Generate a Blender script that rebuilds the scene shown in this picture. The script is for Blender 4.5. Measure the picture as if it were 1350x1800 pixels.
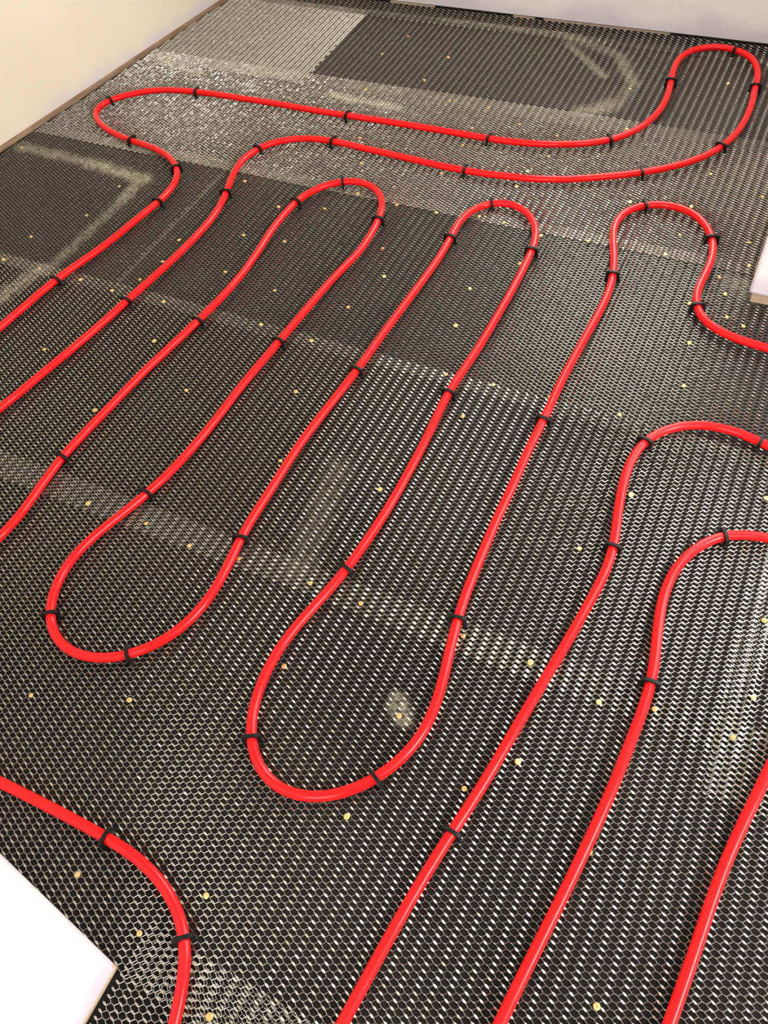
import bpy, bmesh, math, random
import numpy as np
from mathutils import Vector, Matrix

random.seed(7)
C = bpy.context.scene.collection
for o in list(bpy.data.objects):
    bpy.data.objects.remove(o)

# ------------------------------------------------------------------ camera
CAM_H = 1.25
cam_data = bpy.data.cameras.new("camera")
cam = bpy.data.objects.new("camera", cam_data)
C.objects.link(cam)
R3 = Matrix(((0.89987, -0.30003, 0.31655), (0.42684, 0.75496, -0.49784), (-0.08962, 0.58311, 0.80743)))
cam.matrix_world = Matrix.Translation((0, 0, CAM_H)) @ R3.to_4x4()
cam_data.sensor_fit = 'VERTICAL'
cam_data.sensor_height = 36.0
cam_data.lens = 36.0 * 1456.0 / 1800.0
cam_data.clip_start = 0.02
bpy.context.scene.camera = cam

# ------------------------------------------------------------------ light and exposure
world = bpy.data.worlds.new("world"); bpy.context.scene.world = world
world.use_nodes = True
bg = world.node_tree.nodes["Background"]
bg.inputs[0].default_value = (1.0, 0.985, 0.95, 1)
bg.inputs[1].default_value = 0.06
vs = bpy.context.scene.view_settings
vs.view_transform = 'Standard'; vs.look = 'None'; vs.gamma = 1.0; vs.use_curve_mapping = False
vs.exposure = 0.0

def area(name, loc, target, sx, sy, power, col):
    d = bpy.data.lights.new(name, 'AREA'); d.shape = 'RECTANGLE'; d.size = sx; d.size_y = sy
    d.energy = power; d.color = col
    o = bpy.data.objects.new(name, d); C.objects.link(o)
    o.location = loc
    o.rotation_euler = (Vector(target) - Vector(loc)).to_track_quat('-Z', 'Y').to_euler()
    return o
# daylight of the back opening, then three lights added at unseen openings
area("window_daylight", (-0.48, 2.695, 1.25), (-0.48, 0.0, 1.25), 0.72, 1.48, 30, (1.0, 0.985, 0.95))
area("window_daylight", (0.75, 1.60, 1.07), (0.75, 0.0, 1.07), 1.0, 1.80, 36, (1.0, 0.99, 0.97))  # added so the mesh knots at right catch a glint
area("window_daylight", (0.05, -1.28, 1.45), (-0.3, 1.5, 0.9), 0.9, 1.1, 24, (1.0, 0.985, 0.96))  # added behind the camera to brighten back wall and wall end
area("window_daylight", (1.69, 0.55, 1.45), (-0.5, 0.3, 0.6), 0.8, 1.0, 50, (1.0, 0.99, 0.97))  # added at far right to brighten the near corner and wall end

# ------------------------------------------------------------------ helpers
def mat(name, col, rough=0.6, metal=0.0, spec=0.5):
    m = bpy.data.materials.new(name); m.use_nodes = True
    b = m.node_tree.nodes["Principled BSDF"]
    b.inputs["Base Color"].default_value = (*col, 1); b.inputs["Roughness"].default_value = rough
    b.inputs["Metallic"].default_value = metal; b.inputs["Specular IOR Level"].default_value = spec
    return m

def nd(m, t, **kw):
    n = m.node_tree.nodes.new(t)
    for k, v in kw.items(): setattr(n, k, v)
    return n
def lk(m, a, b): m.node_tree.links.new(a, b)
def mth(m, op, a, b=None, c=None, clamp=False):
    n = nd(m, "ShaderNodeMath", operation=op, use_clamp=clamp)
    for i, v in enumerate((a, b, c)):
        if v is None: continue
        if isinstance(v, (int, float)): n.inputs[i].default_value = v
        else: lk(m, v, n.inputs[i])
    return n.outputs[0]
def noise(m, vec, scale, detail=3.0, rough=0.55):
    n = nd(m, "ShaderNodeTexNoise"); n.inputs["Scale"].default_value = scale
    n.inputs["Detail"].default_value = detail; n.inputs["Roughness"].default_value = rough
    lk(m, vec, n.inputs["Vector"]); return n.outputs["Fac"]
def remap(m, v, a, b, c=0.0, d=1.0):
    n = nd(m, "ShaderNodeMapRange"); n.interpolation_type = 'SMOOTHSTEP'
    lk(m, v, n.inputs[0])
    for i, x in enumerate((a, b, c, d)): n.inputs[i + 1].default_value = x
    return n.outputs[0]
def mixc(m, fac, a, b):
    n = nd(m, "ShaderNodeMix", data_type='RGBA')
    if isinstance(fac, (int, float)): n.inputs[0].default_value = fac
    else: lk(m, fac, n.inputs[0])
    for i, v in ((6, a), (7, b)):
        if isinstance(v, tuple): n.inputs[i].default_value = (*v, 1)
        else: lk(m, v, n.inputs[i])
    return n.outputs[2]
def bsdf(m): return m.node_tree.nodes["Principled BSDF"]

def tag(o, label=None, cat=None, group=None, kind=None):
    if label: o["label"] = label
    if cat: o["category"] = cat
    if group: o["group"] = group
    if kind: o["kind"] = kind
    return o
def obj(name, mesh, material, parent=None):
    o = bpy.data.objects.new(name, mesh); C.objects.link(o)
    if material is not None and not mesh.materials: mesh.materials.append(material)
    if parent: o.parent = parent
    return o
def empty(name, loc):
    o = bpy.data.objects.new(name, None); C.objects.link(o); o.location = loc
    o.empty_display_size = 0.02; return o
def quad_mesh(name, verts, quads, smooth=False):
    verts = np.asarray(verts, np.float32); quads = np.asarray(quads, np.int32)
    me = bpy.data.meshes.new(name)
    me.vertices.add(len(verts)); me.vertices.foreach_set("co", verts.ravel())
    me.loops.add(quads.size); me.loops.foreach_set("vertex_index", quads.ravel())
    me.polygons.add(len(quads))
    me.polygons.foreach_set("loop_start", np.arange(0, quads.size, 4, dtype=np.int32))
    me.polygons.foreach_set("loop_total", np.full(len(quads), 4, np.int32))
    me.polygons.foreach_set("use_smooth", np.full(len(quads), bool(smooth)))
    me.update(calc_edges=True); return me
def bm_mesh(name, bm, smooth=False):
    bmesh.ops.recalc_face_normals(bm, faces=bm.faces)
    me = bpy.data.meshes.new(name); bm.to_mesh(me); bm.free()
    if smooth:
        for p in me.polygons: p.use_smooth = True
    return me
def add_box(bm, lo, hi, bevel=0.0, seg=2):
    r = bmesh.ops.create_cube(bm, size=1.0)
    s = Vector(hi) - Vector(lo); c = (Vector(hi) + Vector(lo)) / 2
    for v in r['verts']: v.co = Vector((v.co.x * s.x, v.co.y * s.y, v.co.z * s.z)) + c
    if bevel:
        es = list({e for v in r['verts'] for e in v.link_edges})
        bmesh.ops.bevel(bm, geom=es, offset=bevel, segments=seg, affect='EDGES', profile=0.5)
def add_prism(bm, pts, z0, z1):
    lo = [bm.verts.new((x, y, z0)) for x, y in pts]; hi = [bm.verts.new((x, y, z1)) for x, y in pts]
    bm.faces.new(lo[::-1]); bm.faces.new(hi)
    n = len(pts)
    for i in range(n): bm.faces.new((lo[i], lo[(i + 1) % n], hi[(i + 1) % n], hi[i]))
def to_pixel(x, y, z=0.0):                       # where a floor point falls in the frame; only trims what lies far out of view
    p = np.stack([x, y, np.full_like(x, z - CAM_H)], -1) @ np.array(R3)
    d = np.maximum(-p[:, 2], 1e-3)
    return p[:, 0] / d * 1456 + 675, -p[:, 1] / d * 1456 + 900

# ---- traced floor positions, metres
PIPE_PATHS = [
    [(-1.568,0.728),(-1.566,0.7519),(-1.564,0.7759),(-1.562,0.7998),(-1.56,0.8237),(-1.558,0.8476),(-1.555,0.8715),(-1.553,0.8954),(-1.551,0.9193),(-1.549,0.9432),(-1.547,0.9671),(-1.544,0.991),(-1.542,1.015),(-1.54,1.039),(-1.537,1.063),(-1.534,1.086),(-1.53,1.11),(-1.526,1.134),(-1.521,1.157),(-1.516,1.181),(-1.51,1.204),(-1.505,1.227),(-1.5,1.251),(-1.496,1.274),(-1.492,1.298),(-1.489,1.322),(-1.486,1.346),(-1.483,1.369),(-1.48,1.393),(-1.477,1.417),(-1.474,1.441),(-1.472,1.465),(-1.472,1.489),(-1.474,1.513),(-1.478,1.536),(-1.486,1.558),(-1.498,1.579),(-1.513,1.597),(-1.53,1.614),(-1.549,1.628),(-1.57,1.641),(-1.592,1.651),(-1.614,1.659),(-1.637,1.666),(-1.66,1.67),(-1.684,1.674),(-1.708,1.677),(-1.732,1.681),(-1.755,1.685),(-1.778,1.691),(-1.801,1.697),(-1.824,1.705),(-1.846,1.714),(-1.868,1.725),(-1.889,1.738),(-1.908,1.753),(-1.924,1.771),(-1.934,1.791),(-1.937,1.812),(-1.933,1.833),(-1.923,1.854),(-1.908,1.873),(-1.891,1.891),(-1.872,1.907),(-1.853,1.921),(-1.832,1.933),(-1.81,1.943),(-1.788,1.95),(-1.765,1.955),(-1.741,1.96),(-1.718,1.963),(-1.694,1.966),(-1.67,1.968),(-1.646,1.97),(-1.622,1.972),(-1.598,1.973),(-1.574,1.974),(-1.55,1.974),(-1.526,1.975),(-1.502,1.976),(-1.478,1.976),(-1.454,1.976),(-1.43,1.976),(-1.406,1.976),(-1.382,1.976),(-1.358,1.975),(-1.334,1.975),(-1.31,1.975),(-1.286,1.975),(-1.262,1.975),(-1.238,1.975),(-1.214,1.975),(-1.19,1.975),(-1.166,1.975),(-1.142,1.976),(-1.118,1.976),(-1.094,1.977),(-1.07,1.978),(-1.046,1.978),(-1.022,1.979),(-0.9981,1.98),(-0.9741,1.98),(-0.9501,1.98),(-0.9261,1.98),(-0.9021,1.98),(-0.8781,1.98),(-0.8541,1.98),(-0.8301,1.98),(-0.8061,1.98),(-0.7821,1.98),(-0.7581,1.981),(-0.7341,1.981),(-0.7101,1.982),(-0.6861,1.984),(-0.6622,1.986),(-0.6384,1.988),(-0.6148,1.992),(-0.5914,1.997),(-0.5683,2.003),(-0.5455,2.011),(-0.523,2.019),(-0.501,2.029),(-0.4798,2.041),(-0.4597,2.054),(-0.441,2.068),(-0.4241,2.085),(-0.4092,2.104),(-0.3964,2.124),(-0.3858,2.145),(-0.3771,2.168),(-0.3704,2.191),(-0.3655,2.214),(-0.3622,2.238),(-0.3604,2.262),(-0.3601,2.286),(-0.361,2.31),(-0.3629,2.333),(-0.3655,2.357),(-0.3687,2.381),(-0.3722,2.405),(-0.3757,2.428),(-0.3786,2.452),(-0.3805,2.477),(-0.3804,2.501),(-0.3775,2.525),(-0.371,2.547),(-0.3603,2.568),(-0.3451,2.586),(-0.326,2.599),(-0.3039,2.608),(-0.2803,2.611),(-0.2566,2.609),(-0.234,2.602),(-0.2136,2.591),(-0.1961,2.575),(-0.1818,2.556),(-0.1709,2.534),(-0.1631,2.512),(-0.1579,2.488),(-0.1546,2.465),(-0.1522,2.441),(-0.1501,2.417),(-0.148,2.393),(-0.1458,2.369),(-0.1439,2.345),(-0.1426,2.321),(-0.1421,2.297),(-0.1424,2.273),(-0.1435,2.249),(-0.1456,2.225),(-0.1487,2.201),(-0.1529,2.178),(-0.1584,2.155),(-0.1653,2.132),(-0.174,2.109),(-0.1844,2.088),(-0.1965,2.067),(-0.2104,2.048),(-0.2258,2.03),(-0.2424,2.012),(-0.2599,1.996),(-0.2782,1.98),(-0.2972,1.966),(-0.3167,1.952),(-0.3369,1.939),(-0.3575,1.927),(-0.3786,1.915),(-0.4,1.904),(-0.4217,1.894),(-0.4436,1.884),(-0.4657,1.875),(-0.488,1.866),(-0.5106,1.858),(-0.5335,1.851),(-0.5566,1.845),(-0.58,1.839),(-0.6037,1.835),(-0.6274,1.832),(-0.6513,1.829),(-0.6752,1.827),(-0.6991,1.825),(-0.7231,1.824),(-0.7471,1.823),(-0.7711,1.823),(-0.7951,1.823),(-0.819,1.823),(-0.843,1.824),(-0.867,1.825),(-0.8909,1.827),(-0.9149,1.828),(-0.9388,1.83),(-0.9627,1.832),(-0.9867,1.834),(-1.011,1.836),(-1.034,1.837),(-1.058,1.839),(-1.082,1.841),(-1.106,1.843),(-1.13,1.844),(-1.154,1.844),(-1.178,1.844),(-1.202,1.842),(-1.226,1.838),(-1.249,1.831),(-1.271,1.822),(-1.291,1.81),(-1.309,1.795),(-1.325,1.777),(-1.337,1.756),(-1.345,1.734),(-1.351,1.711),(-1.353,1.687),(-1.351,1.663),(-1.347,1.64),(-1.341,1.616),(-1.334,1.593),(-1.326,1.571),(-1.319,1.548),(-1.311,1.525),(-1.305,1.502),(-1.299,1.479),(-1.295,1.455),(-1.292,1.431),(-1.29,1.408),(-1.29,1.384),(-1.29,1.36),(-1.291,1.336),(-1.293,1.312),(-1.294,1.288),(-1.296,1.264),(-1.298,1.24),(-1.3,1.216),(-1.303,1.192),(-1.305,1.168),(-1.308,1.145),(-1.311,1.121),(-1.314,1.097),(-1.317,1.073),(-1.319,1.049),(-1.322,1.025),(-1.325,1.001),(-1.328,0.9776),(-1.331,0.9538),(-1.334,0.93),(-1.337,0.9063),(-1.341,0.8825),(-1.345,0.8588),(-1.349,0.8351),(-1.353,0.8115),(-1.357,0.7878),(-1.361,0.7642),(-1.365,0.7406),(-1.37,0.717),(-1.374,0.6934),(-1.379,0.6699),(-1.383,0.6463),(-1.387,0.6227),(-1.392,0.5991),(-1.396,0.5755),(-1.401,0.5519),(-1.405,0.5283)],
    [(-1.156,0.2579),(-1.154,0.2818),(-1.152,0.3057),(-1.15,0.3297),(-1.148,0.3536),(-1.146,0.3775),(-1.144,0.4014),(-1.142,0.4253),(-1.14,0.4491),(-1.139,0.473),(-1.139,0.4968),(-1.141,0.5207),(-1.143,0.5446),(-1.146,0.5685),(-1.148,0.5924),(-1.15,0.6163),(-1.152,0.6402),(-1.152,0.6641),(-1.151,0.6881),(-1.15,0.712),(-1.149,0.736),(-1.147,0.7599),(-1.145,0.7839),(-1.143,0.8078),(-1.141,0.8317),(-1.139,0.8556),(-1.137,0.8795),(-1.135,0.9034),(-1.132,0.9272),(-1.129,0.9511),(-1.126,0.9748),(-1.123,0.9986),(-1.119,1.022),(-1.116,1.046),(-1.113,1.07),(-1.109,1.094),(-1.107,1.118),(-1.104,1.141),(-1.102,1.165),(-1.101,1.189),(-1.1,1.213),(-1.1,1.237),(-1.1,1.261),(-1.101,1.285),(-1.103,1.309),(-1.105,1.333),(-1.107,1.357),(-1.11,1.381),(-1.113,1.404),(-1.116,1.428),(-1.118,1.452),(-1.119,1.476),(-1.12,1.5),(-1.119,1.524),(-1.118,1.548),(-1.114,1.571),(-1.108,1.594),(-1.098,1.616),(-1.086,1.637),(-1.071,1.655),(-1.052,1.671),(-1.032,1.683),(-1.009,1.69),(-0.9864,1.691),(-0.9639,1.686),(-0.9429,1.676),(-0.9245,1.661),(-0.9093,1.642),(-0.8975,1.621),(-0.8886,1.599),(-0.8823,1.576),(-0.8777,1.552),(-0.8742,1.528),(-0.8716,1.504),(-0.8698,1.481),(-0.8693,1.457),(-0.8702,1.433),(-0.8725,1.409),(-0.8756,1.385),(-0.8789,1.362),(-0.8818,1.338),(-0.8841,1.314),(-0.8861,1.29),(-0.8877,1.266),(-0.8893,1.242),(-0.8909,1.218),(-0.8924,1.194),(-0.8939,1.17),(-0.8954,1.146),(-0.8967,1.122),(-0.898,1.099),(-0.8991,1.075),(-0.9003,1.05),(-0.9016,1.027),(-0.903,1.003),(-0.9043,0.9786),(-0.9055,0.9547),(-0.9063,0.9307),(-0.9068,0.9067),(-0.907,0.8827),(-0.9072,0.8587),(-0.9076,0.8347),(-0.9083,0.8108),(-0.9094,0.7868),(-0.911,0.7628),(-0.9131,0.7389),(-0.9159,0.7151),(-0.9195,0.6914),(-0.9238,0.6678),(-0.929,0.6444),(-0.9349,0.6212),(-0.9415,0.5981),(-0.9484,0.5751),(-0.9555,0.5521),(-0.9622,0.529),(-0.9681,0.5057),(-0.9726,0.4823),(-0.9749,0.4586),(-0.9745,0.4348),(-0.9711,0.4111),(-0.9647,0.3879),(-0.9552,0.3658),(-0.9424,0.3454),(-0.9264,0.3276),(-0.9075,0.3133),(-0.8862,0.3032),(-0.8632,0.2978),(-0.8396,0.2974),(-0.8162,0.3017),(-0.7937,0.3101),(-0.7729,0.3222),(-0.754,0.3371),(-0.7374,0.3545),(-0.7232,0.3738),(-0.7116,0.3947),(-0.7027,0.4168),(-0.6965,0.4398),(-0.6929,0.4635),(-0.6914,0.4874),(-0.6918,0.5114),(-0.6938,0.5353),(-0.6968,0.5591),(-0.7002,0.5829),(-0.7034,0.6065),(-0.7058,0.6303),(-0.7072,0.6541),(-0.7079,0.6781),(-0.7081,0.7021),(-0.7082,0.7261),(-0.7086,0.7501),(-0.7091,0.7741),(-0.7096,0.7981),(-0.7099,0.8221),(-0.7099,0.8461),(-0.7093,0.8701),(-0.7082,0.894),(-0.7068,0.918),(-0.7052,0.9419),(-0.7034,0.9659),(-0.7015,0.9898),(-0.6996,1.014),(-0.6979,1.038),(-0.6963,1.062),(-0.6951,1.086),(-0.6942,1.109),(-0.6936,1.133),(-0.693,1.157),(-0.6922,1.181),(-0.6913,1.206),(-0.6902,1.23),(-0.6889,1.253),(-0.6875,1.277),(-0.686,1.301),(-0.6846,1.325),(-0.6832,1.349),(-0.6819,1.373),(-0.6807,1.397),(-0.6797,1.421),(-0.679,1.445),(-0.6786,1.469),(-0.6788,1.493),(-0.6797,1.517),(-0.6811,1.541),(-0.6829,1.565),(-0.6843,1.589),(-0.6843,1.613),(-0.6816,1.637),(-0.6752,1.66),(-0.6645,1.682),(-0.6494,1.7),(-0.6304,1.713),(-0.6088,1.72),(-0.5862,1.72),(-0.5641,1.713),(-0.544,1.701),(-0.5266,1.684),(-0.5123,1.664),(-0.5013,1.643),(-0.4934,1.62),(-0.4881,1.597),(-0.4848,1.573),(-0.4827,1.549),(-0.4812,1.525),(-0.48,1.501),(-0.4791,1.477),(-0.4784,1.453),(-0.478,1.429),(-0.4778,1.405),(-0.4778,1.381),(-0.478,1.357),(-0.4782,1.333),(-0.4786,1.309),(-0.4789,1.285),(-0.4795,1.261),(-0.4802,1.237),(-0.4812,1.213),(-0.4826,1.189),(-0.4842,1.165),(-0.4858,1.141),(-0.4873,1.117),(-0.4882,1.094),(-0.4883,1.07),(-0.4877,1.046),(-0.4865,1.022),(-0.485,0.9977),(-0.4836,0.9738),(-0.4823,0.9498),(-0.4814,0.9258),(-0.4807,0.9018),(-0.4802,0.8778),(-0.4797,0.8538),(-0.4795,0.8298),(-0.4795,0.8058),(-0.4799,0.7819),(-0.4808,0.7579),(-0.4821,0.7339),(-0.4837,0.71),(-0.4857,0.686),(-0.4879,0.6621),(-0.4906,0.6383),(-0.4938,0.6145),(-0.4978,0.5909),(-0.5024,0.5674),(-0.5076,0.5439),(-0.513,0.5205),(-0.5181,0.497),(-0.5222,0.4735),(-0.5251,0.4498),(-0.5262,0.4259),(-0.5255,0.402),(-0.5229,0.3782),(-0.5183,0.3545),(-0.5114,0.3314),(-0.5019,0.3092),(-0.4895,0.2886),(-0.4738,0.2704),(-0.4552,0.2558),(-0.4341,0.2457),(-0.4113,0.2408),(-0.3879,0.2413),(-0.3648,0.2469),(-0.3429,0.2569),(-0.323,0.2704),(-0.3051,0.2867),(-0.2895,0.3051),(-0.2761,0.3252),(-0.265,0.3464),(-0.2564,0.3687),(-0.2506,0.3917),(-0.2476,0.4153),(-0.2473,0.4391),(-0.249,0.463),(-0.2522,0.4869),(-0.2562,0.5106),(-0.2607,0.5343),(-0.2651,0.5579),(-0.2693,0.5815),(-0.2731,0.6052),(-0.2762,0.6289),(-0.2786,0.6528),(-0.2804,0.6767),(-0.2817,0.7007),(-0.2829,0.7246),(-0.2839,0.7486),(-0.2848,0.7726),(-0.2856,0.7966),(-0.2862,0.8206),(-0.2863,0.8446),(-0.2863,0.8686),(-0.2863,0.8926),(-0.2865,0.9165),(-0.287,0.9405),(-0.2876,0.9645),(-0.288,0.9885),(-0.288,1.012),(-0.2876,1.036),(-0.2871,1.06),(-0.2868,1.084),(-0.2867,1.108),(-0.2869,1.132),(-0.2872,1.156),(-0.2872,1.18),(-0.2869,1.204),(-0.2862,1.228),(-0.2852,1.252),(-0.2841,1.276),(-0.283,1.3),(-0.2818,1.324),(-0.2806,1.348),(-0.2793,1.372),(-0.2781,1.396),(-0.2771,1.42),(-0.2766,1.444),(-0.277,1.468),(-0.2785,1.492),(-0.2811,1.516),(-0.2848,1.54),(-0.2896,1.563),(-0.2955,1.586),(-0.3025,1.609),(-0.31,1.632),(-0.3176,1.655),(-0.3243,1.678),(-0.3291,1.702),(-0.331,1.726),(-0.329,1.749),(-0.3221,1.772),(-0.3101,1.791),(-0.2934,1.808),(-0.2731,1.82),(-0.2503,1.827),(-0.2266,1.829),(-0.2032,1.826),(-0.1811,1.818),(-0.1612,1.805),(-0.1439,1.788),(-0.1294,1.769),(-0.1178,1.748),(-0.1089,1.726),(-0.1025,1.703),(-0.0986,1.679),(-0.0968,1.655),(-0.0969,1.631),(-0.0981,1.607),(-0.0997,1.583),(-0.1004,1.559),(-0.099,1.535),(-0.0943,1.512),(-0.0855,1.49),(-0.0725,1.47),(-0.0555,1.454),(-0.0354,1.442),(-0.0132,1.433),(0.0102,1.427),(0.0341,1.423),(0.0581,1.42),(0.082,1.417),(0.1058,1.415),(0.1296,1.412),(0.1533,1.409),(0.1771,1.405),(0.2009,1.402),(0.2247,1.399),(0.2485,1.396),(0.2723,1.393),(0.2961,1.39),(0.3199,1.387),(0.3437,1.384),(0.3675,1.381),(0.3913,1.378),(0.4151,1.375),(0.4389,1.372),(0.4628,1.369),(0.4866,1.366),(0.5104,1.363),(0.5342,1.36),(0.558,1.357)],
    [(0.5985,1.035),(0.5753,1.041),(0.5521,1.048),(0.5289,1.054),(0.5057,1.06),(0.4824,1.066),(0.4592,1.072),(0.436,1.078),(0.4128,1.084),(0.3896,1.09),(0.3664,1.096),(0.3431,1.102),(0.3199,1.108),(0.2967,1.114),(0.2735,1.12),(0.2502,1.126),(0.227,1.132),(0.2038,1.138),(0.1806,1.145),(0.1575,1.151),(0.1345,1.158),(0.1114,1.165),(0.0881,1.17),(0.0646,1.175),(0.0408,1.176),(0.017,1.174),(-0.0062,1.169),(-0.0283,1.16),(-0.0485,1.147),(-0.066,1.131),(-0.0803,1.112),(-0.0911,1.091),(-0.0982,1.068),(-0.102,1.045),(-0.1032,1.021),(-0.1025,0.9966),(-0.1005,0.9726),(-0.0975,0.9487),(-0.0937,0.925),(-0.0894,0.9014),(-0.085,0.8778),(-0.0811,0.8542),(-0.0784,0.8305),(-0.0772,0.8066),(-0.0776,0.7827),(-0.0793,0.7588),(-0.0818,0.7349),(-0.0848,0.711),(-0.0878,0.6872),(-0.0909,0.6634),(-0.0942,0.6396),(-0.0976,0.6159),(-0.1013,0.5922),(-0.1049,0.5685),(-0.1086,0.5447),(-0.1122,0.521),(-0.1157,0.4973),(-0.1191,0.4735),(-0.1224,0.4497),(-0.1257,0.426),(-0.1291,0.4022),(-0.1328,0.3785),(-0.1368,0.3548),(-0.1411,0.3313),(-0.1457,0.3077),(-0.1503,0.2842),(-0.1546,0.2606),(-0.1587,0.237),(-0.1625,0.2133),(-0.166,0.1895),(-0.1693,0.1657),(-0.1723,0.1419),(-0.1752,0.1181),(-0.178,0.0943),(-0.1807,0.0704),(-0.1833,0.0466),(-0.1859,0.0227),(-0.1885,-0.0012),(-0.1911,-0.025),(-0.1936,-0.0489),(-0.1962,-0.0727),(-0.1988,-0.0966),(-0.2014,-0.1205),(-0.204,-0.1443),(-0.2065,-0.1682),(-0.2091,-0.192)],
    [(0.4311,0.9951),(0.4073,0.9915),(0.3836,0.9878),(0.3599,0.9841),(0.3362,0.9804),(0.3125,0.9766),(0.2889,0.9727),(0.2652,0.9688),(0.2415,0.9651),(0.2177,0.9619),(0.1937,0.9591),(0.1696,0.9565),(0.1459,0.9532),(0.1229,0.9479),(0.1014,0.9392),(0.0821,0.9265),(0.0655,0.91),(0.0517,0.8905),(0.0407,0.8689),(0.0327,0.846),(0.0275,0.8225),(0.025,0.7987),(0.0248,0.7747),(0.0265,0.7509),(0.0295,0.7271),(0.0333,0.7034),(0.0374,0.6797),(0.0411,0.6559),(0.0439,0.6322),(0.0455,0.6083),(0.0458,0.5844),(0.0453,0.5604),(0.0441,0.5364),(0.0428,0.5124),(0.0414,0.4885),(0.0399,0.4645),(0.0383,0.4406),(0.0362,0.4167),(0.0339,0.3928),(0.0313,0.369),(0.0285,0.3451),(0.0256,0.3213),(0.0226,0.2975),(0.0193,0.2737),(0.016,0.2499),(0.0125,0.2262),(0.0091,0.2024),(0.0057,0.1787),(0.0023,0.1549),(-0.0009,0.1311),(-0.004,0.1073),(-0.007,0.0835),(-0.0101,0.0597),(-0.0131,0.0359),(-0.0161,0.0121),(-0.0191,-0.0117),(-0.0222,-0.0355),(-0.0252,-0.0593),(-0.0283,-0.0831),(-0.0313,-0.1069)],
    [(0.2896,0.8429),(0.285,0.8193),(0.2805,0.7957),(0.276,0.7722),(0.2714,0.7486),(0.2669,0.725),(0.2623,0.7015),(0.2578,0.6779),(0.2532,0.6543),(0.2487,0.6308),(0.2442,0.6072),(0.2397,0.5836),(0.2351,0.5601),(0.2305,0.5365),(0.2259,0.513),(0.2213,0.4894),(0.2167,0.4658),(0.2124,0.4422),(0.2085,0.4186),(0.205,0.3948),(0.2021,0.371),(0.1996,0.3471),(0.1974,0.3232),(0.1954,0.2993),(0.1932,0.2754),(0.1909,0.2515),(0.1886,0.2277),(0.1862,0.2038),(0.1839,0.1799),(0.1817,0.156),(0.1795,0.1321),(0.1774,0.1082),(0.1752,0.0843),(0.173,0.0604),(0.1708,0.0365),(0.1686,0.0126),(0.1664,-0.0113)],
    [(-0.9402,0.0666),(-0.9162,0.0672),(-0.8922,0.0677),(-0.8682,0.0682),(-0.8443,0.0687),(-0.8203,0.0692),(-0.7963,0.0698),(-0.7723,0.0703),(-0.7483,0.0708),(-0.7243,0.0712),(-0.7003,0.0714),(-0.6763,0.0714),(-0.6523,0.0713),(-0.6283,0.071),(-0.6043,0.0703),(-0.5804,0.0689),(-0.5565,0.0663),(-0.5329,0.062),(-0.5097,0.0557),(-0.4872,0.047),(-0.466,0.0358),(-0.4468,0.0219),(-0.43,0.0052),(-0.4161,-0.0138),(-0.4048,-0.0348),(-0.3956,-0.057),(-0.3878,-0.0799),(-0.3805,-0.1029),(-0.3732,-0.1258),(-0.3657,-0.1486),(-0.3581,-0.1713),(-0.3502,-0.194),(-0.3424,-0.2166),(-0.3346,-0.2393),(-0.3268,-0.262)],
]
CLIP_SPOTS = [
    [(-1.522,1.094),(-1.465,1.449),(-1.513,1.598),(-1.722,1.668),(-1.916,1.844),(-1.686,1.956),(-1.176,1.963),(-0.7463,1.969),(-0.4416,2.051),(-0.3697,2.387),(-0.2446,2.591),(-0.1513,2.415),(-0.1655,2.101),(-0.3243,1.929),(-0.7531,1.81),(-1.157,1.839),(-1.337,1.744),(-1.31,1.54),(-1.316,1.093)],
    [(-1.145,0.644),(-1.099,1.086),(-1.113,1.561),(-1.035,1.669),(-0.8738,1.558),(-0.8937,1.087),(-0.9227,0.6281),(-0.9373,0.3424),(-0.7573,0.3234),(-0.7022,0.6086),(-0.6881,1.073),(-0.6827,1.548),(-0.6298,1.703),(-0.4821,1.562),(-0.4871,1.081),(-0.4887,0.623),(-0.49,0.29),(-0.2876,0.3091),(-0.2739,0.6061),(-0.2833,1.075),(-0.2832,1.54),(-0.2853,1.806),(-0.1139,1.733),(-0.091,1.494)],
    [(0.0989,1.161),(-0.0883,1.092),(-0.0798,0.8371),(-0.1513,0.2814)],
    [(0.0856,0.9291),(0.0448,0.619)],
    [],
    [(-0.6151,0.0701),(-0.4276,0.0038)],
]
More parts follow.
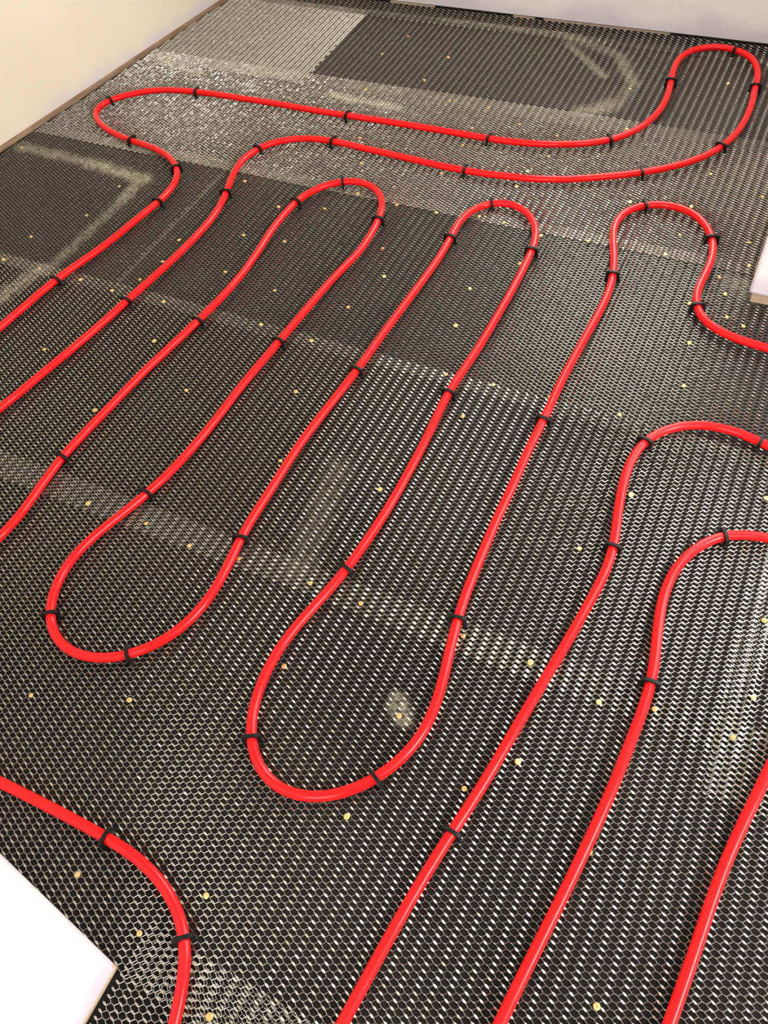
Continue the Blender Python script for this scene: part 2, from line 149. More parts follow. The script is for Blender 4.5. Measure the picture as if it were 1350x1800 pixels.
SCREW_SPOTS = [(-1.214,2.476),(-1.036,2.38),(-1.245,2.351),(-1.198,2.139),(-0.9319,2.141),(-0.8123,2.14),(-0.811,1.944),(-0.8174,2.029),(-1.039,1.787),(-0.8142,1.806),(-0.9865,1.66),(-0.8714,1.65),(-0.7616,1.65),(-0.6539,1.666),(-0.5869,1.661),(-1.309,1.62),(-1.161,1.547),(-1.042,1.578),(-1.097,1.896),(-1.052,2.236),(-0.5865,2.059),(-0.5768,1.961),(-0.1728,2.003),(-0.4215,2.142),(-0.4687,2.337),(-0.6061,1.882),(-0.1849,1.855),(-0.2248,2.446),(-0.61,1.812),(-0.326,1.829),(-0.0387,1.945),(-0.7011,2.084),(-1.642,1.351),(-1.635,1.49),(-2.046,1.564),(-1.187,1.413),(-1.337,1.342),(-1.328,1.255),(-1.343,1.178),(-1.154,1.272),(-1.735,1.124),(-1.617,1.126),(-1.233,1.124),(-1.177,1.003),(-1.409,0.8913),(-1.02,0.8985),(-1.176,0.7784),(-1.036,0.5703),(-1.381,1.116),(-1.486,1.125),(-1.728,1.225),(-1.074,1.424),(-0.8282,1.478),(-0.7798,1.383),(-0.5744,1.408),(-1.003,1.252),(-0.8122,1.259),(-0.5576,1.283),(-0.9733,1.137),(-0.8383,1.129),(-0.5185,1.136),(-0.7955,0.9805),(-0.4159,1.142),(-0.4416,1.039),(-0.7323,0.8031),(-0.5174,0.8118),(-0.6705,1.556),(-0.4993,1.528),(-0.3756,1.652),(-0.4873,1.644),(-0.1962,1.661),(-0.0322,1.761),(-0.0679,1.624),(-0.0444,1.572),(-0.0256,1.501),(0.0116,1.484),(-0.1071,1.518),(-0.0795,1.398),(-0.0607,1.272),(-0.1562,1.153),(-0.2967,1.149),(0.1394,1.048),(-0.0828,0.9672),(-0.0162,1.681),(-0.1835,1.74),(-0.8991,0.5742),(-0.792,0.563),(-0.6898,0.5735),(-0.8788,0.2063),(-0.7173,0.2667),(-0.5419,0.5771),(-0.4407,0.5755),(-0.2556,0.5856),(-0.5082,0.4205),(-0.2955,0.4184),(-0.1325,0.8215),(-0.1378,0.5828),(-0.0185,0.56),(0.0622,0.5825),(0.1828,0.7993),(0.1935,0.659),(0.1787,0.5848),(-0.627,0.0115),(-0.4963,-0.0144),(-0.3511,-0.0569),(-0.4367,0.0666),(-0.3023,0.246),(-0.1592,0.3537),(0.0354,0.3422),(0.099,0.1657),(-0.1009,0.4232)]
CLIP_LABELS = [
    ["black clip low on the leftmost straight pipe leg, over a sheet seam",
     "black clip on the leftmost pipe leg, just below its upper bend",
     "black clip on the outer side of the leftmost leg's upper bend",
     "black clip on the slanting run just below the far left loop",
     "black clip at the upper left shoulder of the far left loop",
     "first black clip from the left on the farthest crosswise pipe run",
     "second black clip from the left on the farthest crosswise pipe run",
     "third black clip from the left on the farthest crosswise pipe run",
     "fourth and last black clip from the left on the farthest crosswise run",
     "black clip on the left side of the far right loop",
     "black clip at the top of the far right loop, close to the back wall",
     "black clip on the right side of the far right loop",
     "black clip where the far right loop bends into the nearer crosswise run",
     "black clip near the right end of the nearer crosswise pipe run",
     "black clip midway along the nearer crosswise pipe run",
     "leftmost black clip on the straight part of the nearer crosswise run",
     "black clip on the bend between the nearer crosswise run and the second leg",
     "upper black clip on the second straight pipe leg from the left",
     "lower black clip on the second straight pipe leg from the left"],
    ["lower black clip on the third pipe leg from the left",
     "middle black clip on the third pipe leg from the left",
     "black clip on the left shoulder of the first narrow loop",
     "black clip at the top of the first narrow loop",
     "black clip on the right shoulder of the first narrow loop",
     "black clip halfway down the fourth pipe leg from the left",
     "black clip low on the fourth leg, where the left round bend begins",
     "black clip on the left side of the left round bend",
     "black clip at the bottom of the left round bend",
     "black clip on the right side of the left round bend",
     "black clip halfway down the fifth pipe leg from the left",
     "black clip on the left shoulder of the middle narrow loop",
     "black clip at the top of the middle narrow loop",
     "black clip on the right shoulder of the middle narrow loop",
     "black clip halfway down the sixth pipe leg from the left",
     "black clip low on the sixth leg, where the central round bend begins",
     "black clip on the left side of the big central round bend",
     "black clip at the lower right of the big central round bend",
     "black clip on the right side of the big central round bend, by a yellow screw",
     "black clip halfway down the seventh pipe leg from the left",
     "black clip at the top of the seventh leg, below the right loop",
     "black clip on the upper left of the right-hand loop",
     "black clip on the right shoulder of the right-hand loop",
     "black clip on the inward bend beside the white wall end"],
    ["black clip at the right edge, on the arch below the white wall end",
     "black clip on the left shoulder of the arch below the white wall end",
     "black clip below the arch at right, above the long diagonal run",
     "black clip on the long diagonal run to the lower middle"],
    ["black clip on the bend of the lower right pipe, near the right edge",
     "black clip on the straight run of the lower right pipe, below its bend"],
    [],
    ["black clip on the lower left pipe, upper of its two",
     "black clip on the lower left pipe, near the white wall corner"],
]

# ------------------------------------------------------------------ materials
def wall_material(name, base, band):
    m = mat(name, base, 0.75, spec=0.25)
    g = nd(m, "ShaderNodeNewGeometry"); sep = nd(m, "ShaderNodeSeparateXYZ"); lk(m, g.outputs["Position"], sep.inputs[0])
    n1 = noise(m, g.outputs["Position"], 5.0, 4.0)
    # bare lavender board shows where the filler stops short of the wall's foot
    h = mth(m, 'ADD', sep.outputs[2], mth(m, 'MULTIPLY', mth(m, 'SUBTRACT', n1, 0.5), -0.16))
    low = remap(m, h, band[0], band[1], 1.0, 0.0)
    n2 = noise(m, g.outputs["Position"], 2.2, 3.0)
    tone = mixc(m, remap(m, n2, 0.35, 0.7), base, tuple(c * 0.95 for c in base))
    lk(m, mixc(m, mth(m, 'MULTIPLY', low, 0.6), tone, (0.62, 0.57, 0.70)), bsdf(m).inputs["Base Color"])
    bp = nd(m, "ShaderNodeBump"); bp.inputs["Strength"].default_value = 0.12; bp.inputs["Distance"].default_value = 0.003
    lk(m, noise(m, g.outputs["Position"], 60.0, 4.0), bp.inputs["Height"]); lk(m, bp.outputs[0], bsdf(m).inputs["Normal"])
    return m
M_cream = wall_material("cream_wall", (0.86, 0.765, 0.61), (0.0, 0.06))  # warm tint in the colour stands in for a warm lamp
M_white = wall_material("filled_wall", (0.92, 0.90, 0.86), (0.015, 0.085))
M_end = wall_material("wall_end", (0.90, 0.89, 0.90), (0.035, 0.075))
M_stub = wall_material("white_wall", (0.90, 0.89, 0.90), (0.00, 0.05))
M_ceil = mat("ceiling_board", (0.46, 0.43, 0.38), 0.8, spec=0.2)
def wood_material(name, a, b):
    m = mat(name, a, 0.75, spec=0.25)
    g = nd(m, "ShaderNodeNewGeometry"); mp = nd(m, "ShaderNodeMapping"); mp.inputs["Scale"].default_value = (12, 12, 90)
    lk(m, g.outputs["Position"], mp.inputs[0])
    lk(m, mixc(m, remap(m, noise(m, mp.outputs[0], 1.0, 4.0), 0.3, 0.7), a, b), bsdf(m).inputs["Base Color"])
    return m
M_plate = wood_material("sole_plate_wood", (0.27, 0.165, 0.10), (0.40, 0.27, 0.17))
M_tan = wood_material("pale_wood", (0.50, 0.36, 0.25), (0.62, 0.48, 0.36))
M_dark = mat("dark_gap", (0.03, 0.026, 0.022), 0.8, spec=0.2)
M_frame = mat("window_frame_paint", (0.85, 0.85, 0.83), 0.45)
M_glass = mat("window_glass", (1, 1, 1), 0.02)
bsdf(M_glass).inputs["Transmission Weight"].default_value = 1.0; bsdf(M_glass).inputs["IOR"].default_value = 1.05

# dusty streaks, pale arcs and painted haze on the floor: (x, y) ends, half width, strength
DUST_HAZE = [((-2.06, 1.57), (-1.77, 1.565), 0.024, 0.55), ((-1.80, 1.565), (-1.59, 1.545), 0.028, 0.7),
        ((-1.745, 1.557), (-1.735, 1.560), 0.020, 1.0), ((-1.60, 1.545), (-1.592, 1.44), 0.024, 0.62),
        ((-1.592, 1.44), (-1.60, 1.12), 0.020, 0.34), ((-1.62, 1.13), (-1.66, 0.95), 0.030, 0.55),
        ((-1.29, 2.09), (-1.06, 2.075), 0.018, 0.6), ((-1.92, 2.12), (-1.76, 2.09), 0.016, 0.55),
        ((-0.31, 0.440), (-0.29, 0.420), 0.020, 0.55), ((-0.62, 0.83), (-0.58, 0.60), 0.035, 0.12),  # second streak paints the bright haze of the mid-floor sheet
        ((-0.55, 2.52), (-0.47, 2.38), 0.020, 0.4), ((-0.75, 2.60), (-0.55, 2.52), 0.018, 0.35), ((-0.50, 2.25), (-0.56, 2.20), 0.04, 0.4),  # this row and the next: pale arcs along the far sheet's buckle
        ((-0.47, 2.38), (-0.48, 2.25), 0.018, 0.35), ((-0.72, 2.56), (-0.56, 2.40), 0.016, 0.4), ((-1.15, 2.605), (-0.75, 2.60), 0.016, 0.35),
        ((0.02, 1.60), (-0.03, 1.62), 0.04, 0.35)]
def dust_haze_mask(m, pos):
    sep = nd(m, "ShaderNodeSeparateXYZ"); lk(m, pos, sep.inputs[0])
    wob = mth(m, 'MULTIPLY', mth(m, 'SUBTRACT', noise(m, pos, 26.0, 4.0), 0.5), 0.035)
    x = mth(m, 'ADD', sep.outputs[0], wob); y = mth(m, 'SUBTRACT', sep.outputs[1], wob)
    tot = None
    for (ax, ay), (bx, by), w, s in DUST_HAZE:
        dx, dy = bx - ax, by - ay; l2 = dx * dx + dy * dy
        px = mth(m, 'SUBTRACT', x, ax); py = mth(m, 'SUBTRACT', y, ay)
        t = mth(m, 'MULTIPLY', mth(m, 'ADD', mth(m, 'MULTIPLY', px, dx), mth(m, 'MULTIPLY', py, dy)), 1 / l2, clamp=True)
        qx = mth(m, 'SUBTRACT', px, mth(m, 'MULTIPLY', t, dx)); qy = mth(m, 'SUBTRACT', py, mth(m, 'MULTIPLY', t, dy))
        d = mth(m, 'SQRT', mth(m, 'ADD', mth(m, 'MULTIPLY', qx, qx), mth(m, 'MULTIPLY', qy, qy)))
        k = remap(m, d, w * 0.15, w * 1.25, s, 0.0)
        tot = k if tot is None else mth(m, 'MAXIMUM', tot, k)
    fine = remap(m, noise(m, pos, 90.0, 3.0), 0.36, 0.60, 0.2, 1.0)
    return mth(m, 'MULTIPLY', tot, fine)
DUST_HAZE_COL = (0.72, 0.66, 0.48)
M_felt = mat("dark_membrane", (0.02, 0.016, 0.013), 0.75, spec=0.15)
_g = nd(M_felt, "ShaderNodeNewGeometry")
_c = mixc(M_felt, remap(M_felt, noise(M_felt, _g.outputs["Position"], 3.0, 4.0), 0.35, 0.7), (0.009, 0.007, 0.005), (0.017, 0.013, 0.009))
lk(M_felt, mixc(M_felt, mth(M_felt, 'MULTIPLY', dust_haze_mask(M_felt, _g.outputs["Position"]), 0.75), _c, DUST_HAZE_COL), bsdf(M_felt).inputs["Base Color"])

M_lath = mat("galvanised_steel", (0.60, 0.585, 0.54), 0.30, 1.0)
_g = nd(M_lath, "ShaderNodeNewGeometry")
_d = dust_haze_mask(M_lath, _g.outputs["Position"])
lk(M_lath, mixc(M_lath, mth(M_lath, 'MULTIPLY', _d, 0.8), (0.60, 0.575, 0.50), (0.80, 0.74, 0.56)), bsdf(M_lath).inputs["Base Color"])
lk(M_lath, mth(M_lath, 'SUBTRACT', 0.86, mth(M_lath, 'MULTIPLY', _d, 0.6)), bsdf(M_lath).inputs["Metallic"])
lk(M_lath, mth(M_lath, 'ADD', remap(M_lath, noise(M_lath, _g.outputs["Position"], 4.0), 0.3, 0.7, 0.20, 0.28), mth(M_lath, 'MULTIPLY', _d, 0.4)), bsdf(M_lath).inputs["Roughness"])

M_pipe = mat("red_pipe", (0.92, 0.008, 0.010), 0.16, spec=0.3)
M_clip = mat("black_plastic", (0.006, 0.0055, 0.005), 0.45, spec=0.25)
M_brass = mat("yellow_zinc", (0.83, 0.60, 0.24), 0.38, 0.75)

# ------------------------------------------------------------------ the room
ROOM_H = 2.4
def lw_x(y): return -2.104 + (y - 1.528) * 0.1487      # foot of the left wall
BW_Y = 2.655
def slab(name, lo, hi, m, kind='structure', bevel=0.0):
    bm = bmesh.new(); add_box(bm, lo, hi, bevel); return tag(obj(name, bm_mesh(name, bm), m), kind=kind)
slab("floor", (-2.9, -1.3, -0.12), (1.85, 3.0, 0.0), M_felt)
slab("ceiling", (-2.9, -1.3, ROOM_H), (1.85, 3.0, ROOM_H + 0.12), M_ceil)
def lw_strip(name, y0, y1, off, th, z0, z1, m):
    bm = bmesh.new()
    add_prism(bm, [(lw_x(y0) - off, y0), (lw_x(y1) - off, y1), (lw_x(y1) - off - th, y1), (lw_x(y0) - off - th, y0)], z0, z1)
    return tag(obj(name, bm_mesh(name, bm), m), kind='structure')
lw_strip("wall_left", -1.3, 2.95, 0.006, 0.11, 0.0135, ROOM_H, M_cream)
lw_strip("trim_1", -1.3, 2.95, 0.0, 0.10, 0.0, 0.013, M_plate)
# back wall and right wall, with openings out of view; the right wall's are added for light
def walls(name, boxes, m, parent=None):
    bm = bmesh.new()
    for lo, hi in boxes: add_box(bm, lo, hi)
    bmesh.ops.remove_doubles(bm, verts=bm.verts, dist=1e-5)
    return tag(obj(name, bm_mesh(name, bm), m), kind='structure')
def holed_y(x0, x1, y0, y1, z0, hole):                  # wall along x with an opening
    a, b, c, d = hole
    return [((x0, y0, z0), (a, y1, ROOM_H)), ((b, y0, z0), (x1, y1, ROOM_H)), ((a, y0, z0), (b, y1, c)), ((a, y0, d), (b, y1, ROOM_H))]
def holed_x(x0, x1, y0, y1, z0, hole):
    a, b, c, d = hole
    return [((x0, y0, z0), (x1, a, ROOM_H)), ((x0, b, z0), (x1, y1, ROOM_H)), ((x0, a, z0), (x1, b, c)), ((x0, a, d), (x1, b, ROOM_H))]
def unseen_window(n, along, pos, hole):
    a, b, c, d = hole; f = 0.05
    def bar(p, q, r, s, t0=0.055, t1=0.105):
        return ((p, pos + t0, r), (q, pos + t1, s)) if along == 'x' else ((pos + t0, p, r), (pos + t1, q, s))
    bm = bmesh.new()
    for bb in (bar(a, a + f, c, d), bar(b - f, b, c, d), bar(a + f, b - f, c, c + f), bar(a + f, b - f, d - f, d)): add_box(bm, *bb, 0.004, 1)
    w = tag(obj("window_%d" % n, bm_mesh("window", bm), M_frame), kind='structure')
    bm = bmesh.new(); add_box(bm, *bar(a + f, b - f, c + f, d - f, 0.078, 0.084)); obj("pane", bm_mesh("pane", bm), M_glass, w)
H1, H2, H3 = (-0.90, -0.06, 0.45, 2.04), (0.19, 1.31, 0.12, 2.04), (0.1, 1.0, 0.90, 2.0)
walls("wall_back", holed_y(-2.3, 0.6, BW_Y, BW_Y + 0.12, 0.022, H1), M_white)
H4 = (-0.45, 0.55, 0.85, 2.05)
walls("wall_rear", holed_y(-2.5, 1.82, -1.42, -1.30, 0.004, H4), M_stub)
unseen_window(4, 'x', -1.42, H4); unseen_window(1, 'x', BW_Y, H1); unseen_window(2, 'x', 1.565, H2); unseen_window(3, 'y', 1.70, H3)  # all but the back-wall opening are added for their light
slab("trim_2", (-2.3, BW_Y + 0.012, 0.0), (0.6, BW_Y + 0.11, 0.021), M_dark)  # dark strip: shade of the gap under the wall put into its colour
for i, (xa, xb) in enumerate(((-1.36, -1.20), (-0.93, -0.86), (-0.83, -0.44))):
    slab("trim_%d" % (3 + i), (xa, BW_Y + 0.001, 0.0135), (xb, BW_Y + 0.0115, 0.0185), M_tan)
# right wall: its filled end stands just inside the frame
bm = bmesh.new(); add_box(bm, (0.0, 1.56, 0.028), (0.13, BW_Y, ROOM_H), 0.006)
for lo, hi in holed_y(0.131, 1.70, 1.565, 1.685, 0.004, H2) + holed_x(1.70, 1.82, -1.299, 1.68, 0.004, H3): add_box(bm, lo, hi)
tag(obj("wall_right", bm_mesh("wall_right", bm), M_end), kind='structure')
slab("trim_6", (0.008, 1.572, 0.0), (0.122, BW_Y, 0.0275), M_tan)
# near wall beside the doorway the picture is taken from, square to the left wall
def near_pts(off):
    d = Vector((-0.983, 0.185)); n = Vector((0.0, -0.125)); c = Vector((-0.503, -0.061)) + off * (d + n * 8)
    return [tuple(c), tuple(c + d * 1.95), tuple(c + d * 1.95 + n), tuple(c + n)]
bm = bmesh.new(); add_prism(bm, near_pts(0.0), 0.0075, ROOM_H)
bmesh.ops.bevel(bm, geom=[e for e in bm.edges if abs(e.verts[0].co.z - e.verts[1].co.z) > 1], offset=0.004, segments=2, affect='EDGES')
add_box(bm, (0.62, -0.19, 0.004), (1.70, -0.07, ROOM_H))
tag(obj("wall_front", bm_mesh("wall_front", bm), M_stub), kind='structure')
bm = bmesh.new(); add_prism(bm, [(x + 0.003, y) for x, y in near_pts(0.001)], 0.0, 0.007); tag(obj("trim_7", bm_mesh("trim_7", bm), M_tan), kind='structure')

# ------------------------------------------------------------------ metal lath
LW, SW = 0.0204, 0.0094                       # long and short pitch of the diamonds
RIDGES = [[(-1.40, 2.60), (-0.95, 2.615), (-0.72, 2.60), (-0.54, 2.50), (-0.47, 2.36), (-0.50, 2.24)]]
def wave(x, y, seed):
    r = np.random.RandomState(seed); z = np.zeros_like(x)
    for _ in range(6):
        a = r.uniform(0, 6.28); k = r.uniform(5, 17); z += r.uniform(0.3, 1) / k * np.sin(k * (x * math.cos(a) + y * math.sin(a)) + r.uniform(0, 6.28))
    z *= 0.007
    return z
def ridge(x, y, line, w):
    best = np.full_like(x, 9.0)
    for (ax, ay), (bx, by) in zip(line[:-1], line[1:]):
        dx, dy = bx - ax, by - ay
        t = np.clip(((x - ax) * dx + (y - ay) * dy) / (dx * dx + dy * dy), 0, 1)
        best = np.minimum(best, np.hypot(x - ax - t * dx, y - ay - t * dy))
    return np.exp(-(best / w) ** 2)
def unit(v): return v / np.linalg.norm(v, axis=-1, keepdims=True)

def lath_sheet(label, xr, yr, z0, flip=False, rot=0.0, seed=1, amp=1.0, wall_end=False, ridges=0.0, curl=None, pitch=0.22, lean=None):
    x0, x1 = xr; y0, y1 = yr
    cx, cy = (x0 + x1) / 2, (y0 + y1) / 2
    ni = int((x1 - x0) / LW) + 1; nj = int((y1 - y0) / SW) + 1
    I, J, S = np.meshgrid(np.arange(ni), np.arange(nj), np.arange(2), indexing='ij')
    def pos(i, j, s):
        x = x0 + (i + 0.5 * s) * LW - cx; y = y0 + (j + 0.5 * s) * SW - cy
        c, sn = math.cos(rot), math.sin(rot)
        return cx + c * x - sn * y, cy + sn * x + c * y
    rag = np.random.RandomState(seed + 50)
    px, py = pos(I, J, S)
    u_, v_ = to_pixel(px.ravel(), py.ravel()); 
    near = ((u_ > -190) & (u_ < 1760) & (v_ > -160) & (v_ < 1960)).reshape(px.shape)
    ok = near & (px < x1 + 0.002 * np.sin(J * 1.7))
    if wall_end: ok &= px > np.vectorize(lw_x)(py) + 0.010
    else: ok &= px > x0 + 0.002 * np.sin(J * 2.3)
    ok &= ~((px < -0.493) & (py < -0.066)) & ~((px < -0.499) & (py < -0.068 - (px + 0.503) * 0.188)) & ~((px > 0.004) & (py > 1.560))
    def zz(x, y):
        z = z0 + np.maximum(wave(x, y, seed) * amp + 0.0008, 0.0)
        if ridges: z = z + ridges * ridge(x, y, RIDGES[0], 0.035)
        if curl: z = z + curl * np.clip((y - 2.59) / 0.07, 0, 1) ** 2
        return z
    if lean is None: lean = [0.10, 0.06, 0.99] if flip else [0.37, -0.39, 0.84]
    # how the strands and the dull bonds lean; the bonds of every second row lie flatter
    U1 = unit(np.array(lean))
    U0 = unit(np.array([0.10, 0.50, 0.86] if flip else [0.10, -0.95, pitch]))
    HB, TH = (0.0011 if flip else 0.0017), 0.00024
    E1 = unit(np.array([1.0, -0.16, 0.0])); E0 = unit(np.array([1.0, -0.30, -0.16]))
    HL = 0.0032
    idx = np.argwhere(ok); i, j, s = idx.T
    n = len(idx)
    x, y = pos(i, j, s)
    P = np.stack([x, y, zz(x, y) + 0.0014], -1)
    jit = rag.normal(0, 0.05, (n, 3))
    U = unit(np.where(s[:, None] == 0, U0, U1) + jit); E = np.where(s[:, None] == 0, E0, E1)
    # tilt with the sheet's buckles
    h = 0.004
    sl = np.stack([(zz(x + h, y) - zz(x - h, y)) / (2 * h), (zz(x, y + h) - zz(x, y - h)) / (2 * h)], -1)
    def lift(V): V = V.copy(); V[:, 2] += V[:, 0] * sl[:, 0] + V[:, 1] * sl[:, 1]; return unit(V)
    U, E = lift(U), lift(E)
    N = unit(np.cross(E, U))
    hb = np.where(s == 0, HB, HB * 0.8)[:, None]
    verts = []; quads = []
    # bonds: small plates, six sides; tapered towards their ends
    vb = []
    for a, tap in ((-1, 0.55), (1, 0.55)):
        for b in (-1, 1):
            for c in (-1, 1):
                vb.append(P + E * HL * a + U * hb * b * tap + N * TH * c)
    for b in (-1, 1):
        for c in (-1, 1): vb.append(P + U * hb * b + N * TH * c)
    vb = np.stack(vb, 1)                                                   # n,12,3 : 0-3 left end, 4-7 right end, 8-11 middle
    fq = np.array([[0, 2, 10, 8], [8, 10, 6, 4], [1, 9, 11, 3], [9, 5, 7, 11], [2, 3, 11, 10], [10, 11, 7, 6], [0, 8, 9, 1], [8, 4, 5, 9]])
    verts.append(vb.reshape(-1, 3)); quads.append((np.arange(n)[:, None, None] * 12 + fq).reshape(-1, 4))
    base = n * 12
    look = -np.ones((ni + 2, nj + 2, 2), int); look[i, j, s] = np.arange(n)
    for sgn in (1, -1):                                                    # strands running right-up and right-down
        di = s; dj = np.where(s == 1, (1 if sgn > 0 else 0), (0 if sgn > 0 else -1))
        i2, j2, s2 = i + di, j + dj, 1 - s
        good = (j2 >= 0); t = np.where(good, look[i2, np.maximum(j2, 0), s2], -1)
        m = np.where(t >= 0)[0]; t = t[m]
        A = P[m] + E[m] * HL * 0.85; B = P[t] - E[t] * HL * 0.85
        d = unit(B - A)
        us = unit(U1 + rag.normal(0, 0.04, (len(m), 3)))
        nn = unit(np.cross(d, us)); up = unit(np.cross(nn, d))
        th = 0.00016 if flip or sgn > 0 else 0.00030; hs = 0.00135 if sgn > 0 and not flip else 0.00110
        st = np.stack([A + up * hs * b + nn * th * c for b in (-1, 1) for c in (-1, 1)] + [B + up * hs * b + nn * th * c for b in (-1, 1) for c in (-1, 1)], 1)
        k = len(m)
        verts.append(st.reshape(-1, 3))
        fs = np.array([[0, 4, 6, 2], [1, 3, 7, 5], [2, 6, 7, 3], [0, 1, 5, 4]])
        quads.append((base + np.arange(k)[:, None, None] * 8 + fs).reshape(-1, 4)); base += k * 8
    V = np.concatenate(verts); lowest = V[:, 2].min()
    o = obj("lath_sheet", None or quad_mesh("lath_sheet", V, np.concatenate(quads)), M_lath)
    tag(o, label, "metal lath")
    sheets.append((o, xr, yr, z0, zz))
    return n
sheets = []
KNOTS = 0
for spec in [
    ("narrow dark strip of metal lath curling up along the foot of the back wall", (-2.0, 0.006), (2.572, 2.648), 0.0042, True, 0.0, 3, 0.5, True, 0.0, 0.012),
    ("pale silvery metal lath sheet in the far left corner, beside the darker far sheet", (-2.1, -1.405), (2.12, 2.605), 0.0030, False, 0.01, 4, 1.6, True, 0.0, None, 0.35, [0.05, 0.80, 0.60]),
    ("dark brownish metal lath sheet before the back wall, with a curved pale buckle", (-1.45, 0.006), (2.13, 2.60), 0.0004, True, 0.0, 5, 1.6, False, 0.006, None),
    ("grey metal lath strip under the two long crosswise pipe runs", (-2.15, 0.006), (1.652, 2.185), 0.0030, False, 0.003, 6, 1.0, True, 0.0, None, 0.05, [0.10, 0.46, 0.88]),
    ("dark metal lath sheet at the left wall with an L-shaped streak of pale dust", (-2.25, -1.378), (1.112, 1.690), 0.0022, True, -0.004, 7, 0.7, True, 0.0, None),
    ("dark metal lath sheet across the middle, under the tops of the narrow loops", (-1.40, 1.0), (1.115, 1.690), 0.0002, True, 0.0, 8, 0.7, False, 0.0, None),
    ("bright metal lath sheet in mid floor, under the middle of the narrow loops", (-2.3, 0.195), (0.558, 1.150), 0.0030, False, 0.0, 9, 1.2, True, 0.0, None, 0.12),
    ("metal lath piece lapped under the mid-floor sheet at the right edge", (0.150, 1.0), (0.50, 1.16), 0.0002, False, 0.03, 10, 1.0, False, 0.0, None),
    ("large bright metal lath sheet in the foreground under the round pipe bends", (-2.3, 1.0), (-0.068, 0.612), 0.0004, False, -0.002, 11, 1.0, True, 0.0, None),
    ("nearest metal lath sheet, cut off raggedly beside the near white wall corner", (-0.494, 1.0), (-0.45, -0.022), 0.0030, False, -0.035, 12, 1.0, False, 0.0, None),
]:
    KNOTS += lath_sheet(*spec)
print("knots", KNOTS)

# yellow screw heads fixing the sheets: parts of the sheet they hold
def screw_mesh():
    bm = bmesh.new()
    prof = [(0.0, -0.003), (0.0022, -0.003), (0.0022, 0.0), (0.0046, 0.0006), (0.0050, 0.0012), (0.0044, 0.0019), (0.0026, 0.0023), (0.0016, 0.0023), (0.0013, 0.0014), (0.0, 0.0014)]
    rings = []
    for r, z in prof:
        rings.append([bm.verts.new((0, 0, z))] if r == 0 else [bm.verts.new((r * math.cos(a * math.pi / 6), r * math.sin(a * math.pi / 6), z)) for a in range(12)])
    for p, q in zip(rings[:-1], rings[1:]):
        for a in range(12):
            b = (a + 1) % 12
            if len(p) == 1: bm.faces.new((p[0], q[b], q[a]))
            elif len(q) == 1: bm.faces.new((p[a], p[b], q[0]))
            else: bm.faces.new((p[a], p[b], q[b], q[a]))
    return bm_mesh("screw", bm)
SM = screw_mesh(); SM.materials.append(M_brass)
for x, y in SCREW_SPOTS:
    best = None
    for o, xr, yr, z0, zz in sheets:
        if xr[0] <= x <= xr[1] and yr[0] <= y <= yr[1] and (best is None or z0 > best[1]): best = (o, z0, zz)
    if best is None: continue
    o, z0, zz = best
    s = bpy.data.objects.new("screw", SM); C.objects.link(s); s.parent = o
    s.location = (x, y, float(zz(np.array([x]), np.array([y]))[0]) + 0.0026)
    k = random.uniform(0.82, 1.08); s.scale = (k, k, 1)
    s.rotation_euler = (random.uniform(-0.22, 0.22), random.uniform(-0.22, 0.22), random.uniform(0, 6.28))

# ------------------------------------------------------------------ heating pipe
PIPE_R, PIPE_Z = 0.0084, 0.0169
def catmull(pts, step=0.008):
    p = np.array(pts); p = np.vstack([2 * p[0] - p[1], p, 2 * p[-1] - p[-2]]); out = []
    for k in range(1, len(p) - 2):
        a, b, c, d = p[k - 1:k + 3]; n = max(1, int(round(np.linalg.norm(c - b) / step)))
        for t in np.arange(n) / n:
            out.append(0.5 * (2 * b + (c - a) * t + (2 * a - 5 * b + 4 * c - d) * t * t + (3 * b - a - 3 * c + d) * t ** 3))
    out.append(p[-2]); return np.array(out)
def pipe_mesh(path, sides=20):
    n = len(path); t = np.gradient(path, axis=0); t /= np.linalg.norm(t, axis=1)[:, None]
    side = np.stack([-t[:, 1], t[:, 0]], -1)
    s = np.concatenate([[0], np.cumsum(np.linalg.norm(np.diff(path, axis=0), axis=1))])
    zc = PIPE_Z + 0.0006 * np.sin(s * 9.0) + 0.0004 * np.sin(s * 23.0)
    V = []
    for a in range(sides):
        an = 2 * math.pi * a / sides
        V.append(np.stack([path[:, 0] + side[:, 0] * PIPE_R * math.cos(an), path[:, 1] + side[:, 1] * PIPE_R * math.cos(an), zc + PIPE_R * math.sin(an)], -1))
    V = np.stack(V, 1).reshape(-1, 3)
    i = np.arange(n - 1)[:, None] * sides; a = np.arange(sides)[None, :]; b = (a + 1) % sides
    Q = np.stack([i + a, i + sides + a, i + sides + b, i + b], -1).reshape(-1, 4)
    return quad_mesh("heating_pipe", V, Q, True), t
PIPE_LABELS = [
    "red heating pipe winding round the far room, with two long crosswise runs",
    "red heating pipe folded into narrow upright loops across the middle of the floor",
    "red heating pipe arching in from the right edge, then running diagonally to the lower middle",
    "red heating pipe curving in low at the right edge, second straight run from the right",
    "short straight red heating pipe in the lower right corner",
    "short curved red heating pipe in the lower left corner beside the white wall",
]
runs = []
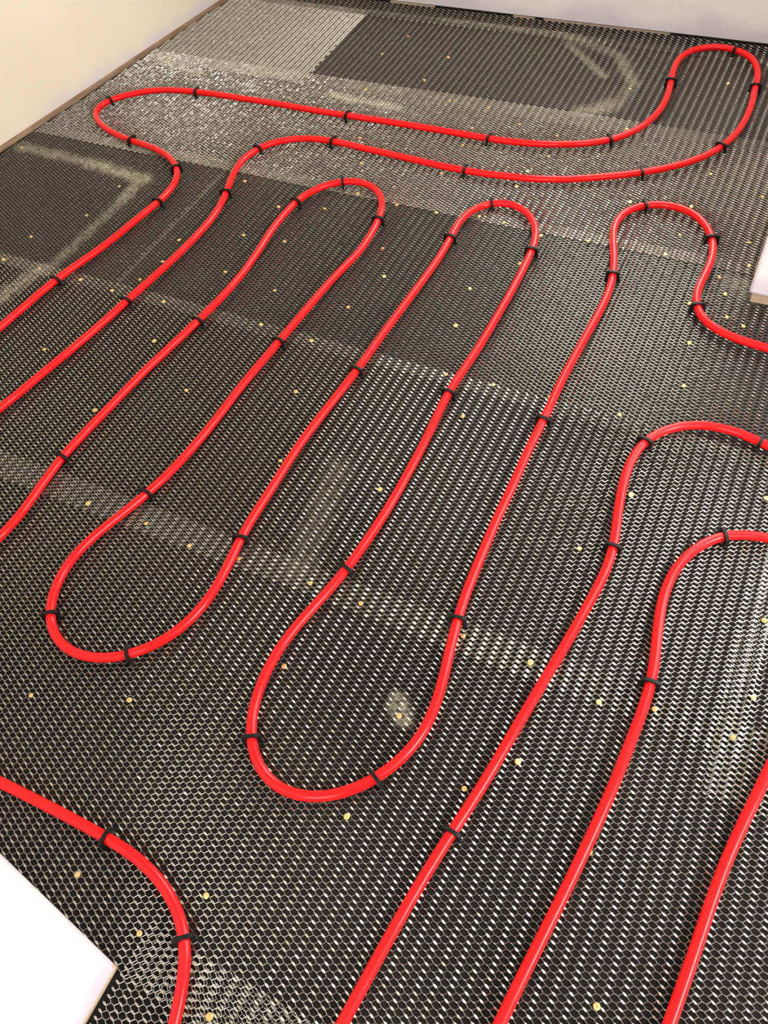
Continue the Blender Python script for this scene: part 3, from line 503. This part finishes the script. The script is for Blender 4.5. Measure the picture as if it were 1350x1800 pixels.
for pts, lab in zip(PIPE_PATHS, PIPE_LABELS):
    path = catmull(pts); me, tan = pipe_mesh(path)
    tag(obj("heating_pipe", me, M_pipe), lab, "pipe"); runs.append((path, tan))

# ------------------------------------------------------------------ black pipe clips
def sweep_arch(pts, y0, y1):
    """closed outline in x-z, extruded along y"""
    bm = bmesh.new()
    A = [bm.verts.new((x, y0, z)) for x, z in pts]; B = [bm.verts.new((x, y1, z)) for x, z in pts]
    n = len(pts)
    bm.faces.new(A[::-1]); bm.faces.new(B)
    for k in range(n): bm.faces.new((A[k], A[(k + 1) % n], B[(k + 1) % n], B[k]))
    return bm
def clip_meshes():
    hw = 0.0029; ri = PIPE_R + 0.0006
    inner = [(ri * math.cos(a), ri * math.sin(a)) for a in np.linspace(0, math.pi, 15)]
    outer = [(-0.0154, 0.0), (-0.0156, 0.0066), (-0.0142, 0.0098), (-0.0088, 0.0118), (-0.0036, 0.0122), (0.0036, 0.0122), (0.0088, 0.0118), (0.0142, 0.0098), (0.0156, 0.0066), (0.0154, 0.0)]
    crown = bm_mesh("crown", sweep_arch(inner + outer, -hw, hw))
    ft = -PIPE_Z + 0.0012
    leg = [(0.0091, 0.0), (0.0154, 0.0), (0.0154, -0.006), (0.0174, -0.0080), (0.0174, -0.0098), (0.0150, ft), (0.0098, ft)]
    legs = [bm_mesh("leg", sweep_arch([(x * s, z) for x, z in leg], -hw * 0.95, hw * 0.95)) for s in (1, -1)]
    for me in [crown] + legs: me.materials.append(M_clip)
    return crown, legs
CROWN, LEGS = clip_meshes()
for (path, tan), spots, labs in zip(runs, CLIP_SPOTS, CLIP_LABELS):
    for (x, y), lab in zip(spots, labs):
        k = int(np.argmin(np.hypot(path[:, 0] - x, path[:, 1] - y)))
        e = empty("pipe_clip", (path[k, 0], path[k, 1], PIPE_Z))
        tag(e, lab, "pipe clip", "black clips holding the red pipes down")
        for me in [CROWN] + LEGS:
            c = bpy.data.objects.new(me.name, me); C.objects.link(c); c.parent = e
        e.rotation_euler = (random.uniform(-0.10, 0.10), random.uniform(-0.05, 0.05), math.atan2(tan[k, 1], tan[k, 0]) - math.pi / 2 + random.uniform(-0.12, 0.12))
